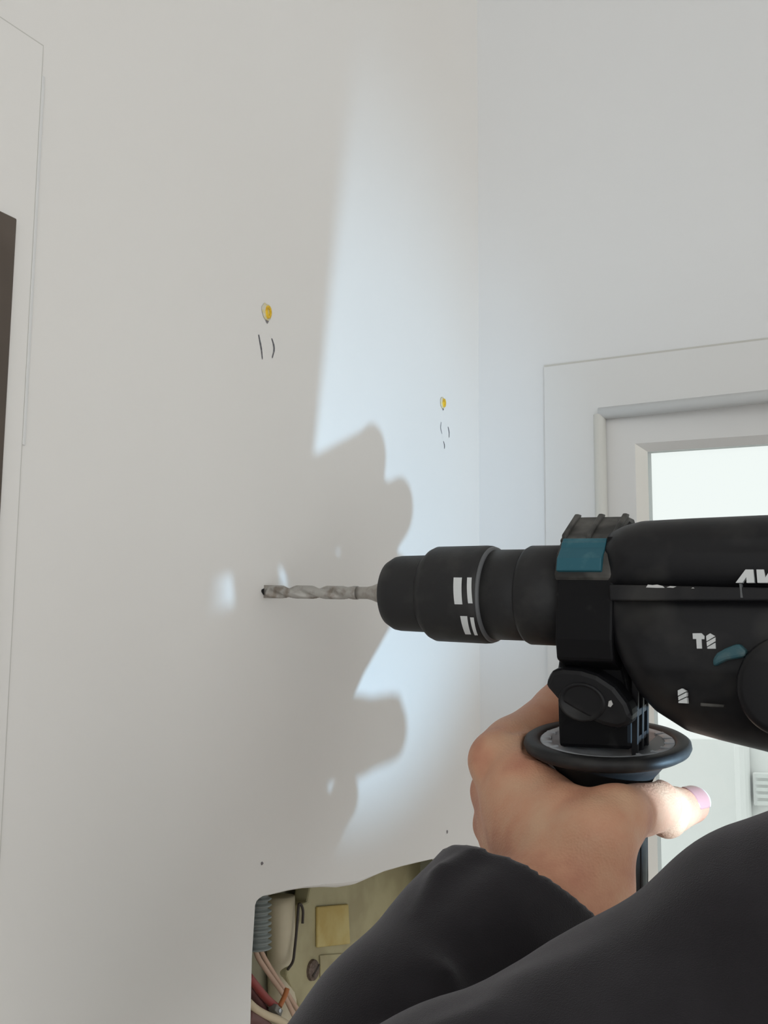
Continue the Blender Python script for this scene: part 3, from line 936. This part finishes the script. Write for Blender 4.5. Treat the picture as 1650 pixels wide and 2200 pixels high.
bit_symbol(z4, [[(772, 1230), (828, 1192), (900, 1232), (778, 1305)], [(778, 1318), (903, 1248), (903, 1305), (785, 1378)], [(785, 1392), (903, 1325), (908, 1410), (790, 1410)]])
bit_symbol(z5, [[(370, 550), (430, 522), (493, 560), (372, 625)], [(376, 640), (495, 578), (495, 632), (380, 690)], [(380, 705), (498, 650), (503, 735), (380, 728)]])
# mode dial with teal pointer
def mode_dial():
    c = uv(1692, 1475, 0.034)
    V, F = lathe_vf([(0.024, 0.0190), (0.0330, 0.0190), (0.0345, 0.0180), (0.0350, 0.0160), (0.0345, 0.0)], 60)
    d = obj('mode_dial', [(c[0] + b, c[1] + cc, a) for a, b, cc in V], F, 'black', drill, smooth=True)
    tip = [uv(px, py, 0.036) for px, py in ((1527, 1432), (1526, 1415), (1535, 1402), (1552, 1392), (1572, 1384), (1584, 1381), (1592, 1390), (1600, 1396), (1597, 1410), (1580, 1413), (1556, 1417), (1540, 1424))]
    V, F = prism_vf(tip, 0.027, 0.0330, lambda a, b, cc: (a, b, cc))
    obj('dial_pointer', V, F, 'teal_dark', d, bevel=0.0012)
    ax_ = [uv(px, py, WL) for px, py in ((1505, 1510), (1556, 1514), (1556, 1520), (1505, 1517))]
    V, F = prism_vf(ax_, WL - 0.002, WL + 0.0004, lambda a, b, cc: (a, b, cc))
    obj('panel_edge', V, F, 'black_dusty', lower, bevel=0.0003)
mode_dial()
# rear D-handle (mostly outside the picture)
def rear_handle():
    pts = [(0.366, 0.022, 0), (0.41, 0.026, 0), (0.446, 0.012, 0), (0.462, -0.03, 0), (0.466, -0.08, 0), (0.456, -0.125, 0), (0.420, -0.150, 0)]
    V, F = tube_vf(spline(pts, 6), 0.017, 20)
    h = obj('rear_handle', V, F, 'black_soft', drill, smooth=True)
    V, F = box_vf((0.436, -0.05, -0.007), (0.452, -0.015, 0.007))
    obj('trigger', V, F, 'black', h, bevel=0.003)
rear_handle()
# work lamp under the body
def work_lamp():
    u_, v_, w_ = LED_UVW
    V, F = lathe_vf([(0.0, 0.0), (-0.0012, 0.0035), (0.0, 0.0050), (0.012, 0.0055)], 24)
    l = obj('lamp_lens', [(u_ + 0.004 + a, v_ + b, w_ + c) for a, b, c in V], F, 'lens', drill, smooth=True)
    V, F = lathe_vf([(0.0005, 0.0052), (-0.001, 0.0062), (0.0, 0.0075), (0.016, 0.0085), (0.05, 0.0085)], 24)
    obj('lamp_housing', [(u_ + 0.004 + a, v_ + b, w_ + c) for a, b, c in V], F, 'black', drill, smooth=True)
    # unseen plate added to keep the lamp's light off the near wall
    V, F = box_vf((u_ - 0.082, v_ - 0.030, -0.0035), (u_ + 0.004, -0.060, 0.0035))
    obj('lamp_blocker', V, F, 'black', drill, bevel=0.001)
    ld = bpy.data.lights.new('work_lamp', 'SPOT')
    ld.energy = LED_POWER
    ld.color = (0.48, 0.75, 1.0)
    ld.shadow_soft_size = 0.0035
    ld.spot_size = math.radians(LED_CONE[0]); ld.spot_blend = LED_CONE[1]
    lo = bpy.data.objects.new('work_lamp', ld); COL.objects.link(lo)
    P = O + UA * (u_ + 0.0005) + VA_ * v_ + WA * w_
    d = Vector(LED_AIM - P)
    q = d.to_track_quat('-Z', 'Y').to_matrix().to_4x4()
    lo.parent = drill
    lo.matrix_parent_inverse = drill.matrix_world.inverted()
    lo.matrix_world = Matrix.Translation(Vector(P)) @ q
work_lamp()

# ------------------------------------------------------------------ the person: left hand, forearm and sleeve
def hand_sdf(P):
    A = at
    mm = 0.001
    # metacarpals
    d = cone(P, A(1225, 1925, .507), A(1112, 1635, .568), 19*mm, 13*mm)
    def add(a, b, ra, rb, k=9):
        nonlocal d
        d = smin(d, cone(P, a, b, ra*mm, rb*mm), k*mm)
    add(A(1190, 1930, .518), A(1072, 1640, .574), 18, 12)
    add(A(1170, 1935, .530), A(1066, 1700, .586), 17, 11.5)
    add(A(1160, 1940, .538), A(1068, 1770, .592), 16, 11)
    # back-of-hand fill and heel
    add(A(1200, 1850, .522), A(1145, 1715, .551), 20, 18, 12)
    # thenar and thumb
    add(A(1250, 1930, .503), A(1280, 1800, .504), 16, 15, 12)
    add(A(1235, 1880, .508), A(1210, 1770, .523), 17, 14, 12)
    add(A(1280, 1805, .504), A(1325, 1754, .512), 14, 11.4, 8)
    add(A(1225, 1778, .522), A(1305, 1772, .518), 12, 11.5, 10)      # web
    d = smin(d, cone(P, A(1325, 1754, .512), A(1408, 1731, .543), 11.4*mm, 11.2*mm), 5*mm)
    th = cone(P, A(1418, 1735, .554), A(1445, 1740, .574), 10.6*mm, 10.0*mm)
    th = smin(th, cone(P, A(1445, 1740, .574), A(1485, 1731, .588), 10.0*mm, 8.2*mm), 2*mm)
    d = smin(d, th, 1.8*mm)
    d = smin(d, ball(P, A(1436, 1764, .560), 7.5*mm), 4*mm)
    # knuckles
    d = smin(d, ball(P, A(1072, 1632, .571), 12.8*mm), 6*mm)
    d = smin(d, ball(P, A(1102, 1604, .581), 12.5*mm), 6*mm)
    # tendon ridges over the back of the hand
    d = smin(d, cone(P, A(1170, 1800, .510), A(1106, 1650, .556), 3*mm, 4*mm), 7*mm)
    # index and middle fingers reach up behind the flange, beside the neck
    fi = cone(P, A(1105, 1597, .583), A(1205, 1532, .600), 11.0*mm, 9.6*mm)
    fi = smin(fi, cone(P, A(1205, 1532, .600), A(1318, 1358, .636), 9.6*mm, 9.0*mm), 3*mm)
    fi = smin(fi, cone(P, A(1318, 1358, .636), A(1318, 1450, .566), 9.0*mm, 7.8*mm), 3*mm)
    d = smin(d, fi, 6*mm)
    fm = cone(P, A(1068, 1632, .576), A(1190, 1520, .606), 11.0*mm, 9.6*mm)
    fm = smin(fm, cone(P, A(1190, 1520, .606), A(1258, 1440, .616), 9.6*mm, 9.3*mm), 3*mm)
    fm = smin(fm, cone(P, A(1258, 1440, .616), A(1290, 1290, .620), 9.3*mm, 9.0*mm), 3*mm)
    fm = smin(fm, cone(P, A(1290, 1290, .620), A(1312, 1425, .562), 9.0*mm, 7.8*mm), 3*mm)
    d = smin(d, fm, 4*mm)
    # ring finger closes behind the neck, the little finger round the far side of the grip
    fr = cone(P, A(1066, 1700, .588), A(1200, 1580, .608), 10.5*mm, 9.4*mm)
    fr = smin(fr, cone(P, A(1200, 1580, .608), A(1318, 1470, .630), 9.4*mm, 8.6*mm), 3*mm)
    fr = smin(fr, cone(P, A(1318, 1470, .630), A(1320, 1535, .560), 8.6*mm, 7.6*mm), 3*mm)
    d = smin(d, fr, 4*mm)
    d = smin(d, cone(P, A(1296, 1580, .568), A(1322, 1445, .556), 8.0*mm, 7.0*mm), 3*mm)  # lumps behind the neck, added to close lit gaps in the hand's shadow
    d = smin(d, cone(P, A(1285, 1560, .584), A(1308, 1430, .570), 9.5*mm, 8.5*mm), 4*mm)
    d = smin(d, cone(P, A(1300, 1545, .600), A(1312, 1430, .600), 9.0*mm, 8.5*mm), 4*mm)
    fl = cone(P, A(1068, 1775, .594), A(1170, 1825, .594), 9.5*mm, 8.2*mm)
    fl = smin(fl, cone(P, A(1170, 1820, .594), A(1278, 1790, .590), 8.2*mm, 7.8*mm), 3*mm)
    d = smin(d, fl, 4*mm)
    d = smin(d, cone(P, A(1225, 1850, .580), A(1290, 1845, .572), 9.0*mm, 8.5*mm), 4*mm)  # lump behind the grip, added to fill out the hand's shadow
    # wrist and forearm inside the sleeve
    add(A(1235, 1930, .508), A(1190, 2010, .490), 19, 18.5, 12)
    add(A(1190, 1930, .524), A(1140, 2010, .505), 18, 18, 12)
    add(A(1120, 2000, .495), A(890, 2250, .458), 22, 30, 14)
    # grip presses a hollow into the palm
    c0 = O + UA*0; g0 = hp(0, 0, 0); g1 = hp(0, -0.13, 0)
    G0 = O + UA*g0[0] + VA_*g0[1] + WA*g0[2]; G1 = O + UA*g1[0] + VA_*g1[1] + WA*g1[2]
    d = smax(d, -cone(P, G0, G1, 17.2*mm, 17.2*mm), 1.5*mm)
    # creases: thumb joint, and the hollows between the bones of the hand
    def crease(pts, amp, sig):
        nonlocal d
        for a_, b_ in zip(pts[:-1], pts[1:]):
            d = d + amp * mm * np.exp(-(cone(P, a_, b_, 0, 0) / (sig * mm)) ** 2)
    crease([A(1428, 1682, .550), A(1440, 1720, .543), A(1436, 1770, .547)], 0.7, 1.6)
    crease([A(1414, 1676, .522), A(1425, 1715, .514), A(1420, 1760, .518)], 0.35, 1.4)
    crease([A(1405, 1795, .525), A(1385, 1790, .515), A(1370, 1800, .507)], 0.8, 1.8)
    crease([A(1050, 1640, .560), A(1075, 1710, .550), A(1100, 1800, .530)], 1.4, 5.0)
    crease([A(1150, 1670, .541), A(1165, 1750, .520)], 1.0, 6.0)
    crease([A(1100, 1575, .567), A(1150, 1550, .575), A(1200, 1520, .585)], 1.2, 2.6)
    # clear of the flange cone
    g2 = hp(0, -0.0045, 0); g3 = hp(0, -0.024, 0)
    G2 = O + UA*g2[0] + VA_*g2[1] + WA*g2[2]; G3 = O + UA*g3[0] + VA_*g3[1] + WA*g3[2]
    ax_ = _n(G3 - G2).astype(np.float32); q = P - G2.astype(np.float32)
    h_ = q @ ax_; rr = np.linalg.norm(q - h_[:, None] * ax_, axis=1)
    prof = np.interp(h_, [-0.006, 0.0006, 0.0012, 0.0046, 0.0105, 0.0155, 0.0205], [0.0365, 0.0365, 0.0315, 0.026, 0.021, 0.0185, 0.017])
    cut = np.maximum(np.maximum(rr - prof, -0.0065 - h_), h_ - 0.0205)
    d = smax(d, -cut, 1.0*mm)
    return d
bb = np.array([at(1000, 1290, .65), at(1540, 1420, .65), at(950, 2280, .40), at(1540, 2280, .48), at(1540, 1760, .48), at(1000, 2000, .64)])
V, Q = surface_nets(hand_sdf, bb.min(0) - .01, bb.max(0) + .01, 0.00125)
person = big_obj('person', V, Q, 'skin')
tag(person, 'person in a black sweatshirt, left hand gripping the side handle of the drill', 'person')

# thumb nail: shallow curved plate on the back of the thumb tip
def thumb_nail():
    tipc = at(1480, 1731, .586)
    ax_ = _n(at(1485, 1731, .588) - at(1445, 1740, .574))          # along the thumb
    out = _n(at(1494, 1702, .575) - tipc)                          # away from the bone
    out = _n(out - ax_ * (out @ ax_)); sd = np.cross(ax_, out)
    V, F = [], []
    nu, nv = 12, 14
    cen = tipc
    for i in range(nu + 1):
        s = -0.0080 + 0.0150 * i / nu
        for k in range(nv + 1):
            th = (k / nv - 0.5) * 2 * math.radians(46)
            sh = 1 - max(0, (abs(k / nv - 0.5) * 2) ** 3) * 0.18
            ra = 0.00905 - 0.0010 * max(0, (s - 0.001) / 0.006) ** 2
            V.append(cen + ax_ * s * sh + (out * math.cos(th) + sd * math.sin(th)) * ra)
    for i in range(nu):
        for k in range(nv):
            F.append((i*(nv+1)+k, i*(nv+1)+k+1, (i+1)*(nv+1)+k+1, (i+1)*(nv+1)+k))
    o = obj('thumb_nail', V, F, 'nail', person, smooth=True)
    o.data.materials.append(M['nail_tip'])
    for p in o.data.polygons:
        if p.index >= (nu - 2) * nv:
            p.material_index = 1
    s = o.modifiers.new('thickness', 'SOLIDIFY'); s.thickness = 0.0004
thumb_nail()

def sleeve_sdf(P):
    A = at; mm = 0.001
    # forearm
    ca = A(1130, 1930, .507); cb = A(1028, 2085, .482); cc = A(905, 2268, .458); ce = A(690, 2560, .425)
    d = cone(P, ca + (ca - cb) * 0.2, cb, 37.5*mm, 38*mm)
    d = smin(d, cone(P, cb, cc, 38*mm, 42.5*mm), 10*mm)
    d = smin(d, cone(P, cc, ce, 42.5*mm, 44*mm), 10*mm)
    # cut off at the cuff, hollow inside
    nn = (RWC @ _n([0.50, -0.72, 0.48])).astype(np.float32)
    s_ = (P - ca.astype(np.float32)) @ nn
    cav = cone(P, ca + (ca - cb) * 0.5, cb, 33*mm, 33*mm)
    d = smax(d, s_, 4.0*mm)
    d = smax(d, -np.maximum(cav, -0.022 - s_), 3.0*mm)
    # folds on the forearm: soft ridges and the valleys beside them
    def fold(d_, pts, amp, sig):
        for a_, b_ in zip(pts[:-1], pts[1:]):
            q = cone(P, a_, b_, 0, 0)
            d_ = d_ - amp * np.exp(-(q / sig) ** 2)
        return d_
    d = fold(d, [A(942, 2040, .437), A(965, 2075, .432), A(1000, 2150, .425)], 2.2*mm, 6*mm)
    d = fold(d, [A(985, 2040, .437), A(1010, 2090, .432)], -2.0*mm, 8*mm)
    d = fold(d, [A(1000, 1822, .482), A(945, 1868, .478), A(895, 1930, .462)], 1.6*mm, 5*mm)
    d = fold(d, [A(1025, 1850, .476), A(960, 1915, .462)], -1.6*mm, 8*mm)
    d = fold(d, [A(870, 2040, .43), A(760, 2120, .42)], 1.6*mm, 9*mm)
    # upper arm, nearer the viewer
    u = cone(P, A(1880, 2130, .375), A(1385, 2430, .372), 52*mm, 52*mm)
    u = smin(u, cone(P, A(1385, 2430, .372), A(1040, 2478, .376), 50*mm, 40*mm), 14*mm)
    u = smin(u, cone(P, A(1570, 2060, .385), A(1310, 2200, .392), 26*mm, 24*mm), 18*mm)
    u = smin(u, cone(P, A(1650, 1965, .380), A(1770, 1940, .372), 24*mm, 26*mm), 20*mm)
    u = smin(u, cone(P, A(1310, 2150, .396), A(1180, 2205, .396), 19*mm, 17*mm), 10*mm)
    u = smin(u, cone(P, A(1040, 2478, .376), ce, 40*mm, 44*mm), 20*mm)
    u = fold(u, [A(1120, 2110, .372), A(1250, 2075, .366)], 1.8*mm, 10*mm)
    u = fold(u, [A(900, 2190, .36), A(1040, 2175, .36)], 3.0*mm, 9*mm)
    u = fold(u, [A(1420, 1960, .362), A(1530, 1900, .356)], 1.8*mm, 12*mm)
    return smin(d, u, 4*mm)
bb = np.array([at(450, 2200, .40), at(1700, 1700, .40), at(1980, 2300, .32), at(900, 1780, .56), at(500, 2650, .33), at(1200, 2650, .33)])
V, Q = surface_nets(sleeve_sdf, bb.min(0) - .03, bb.max(0) + .04, 0.0025)
sleeve = big_obj('sweatshirt_sleeve', V, Q, 'cloth', person)
sleeve['label'] = 'black fleece sweatshirt sleeve'
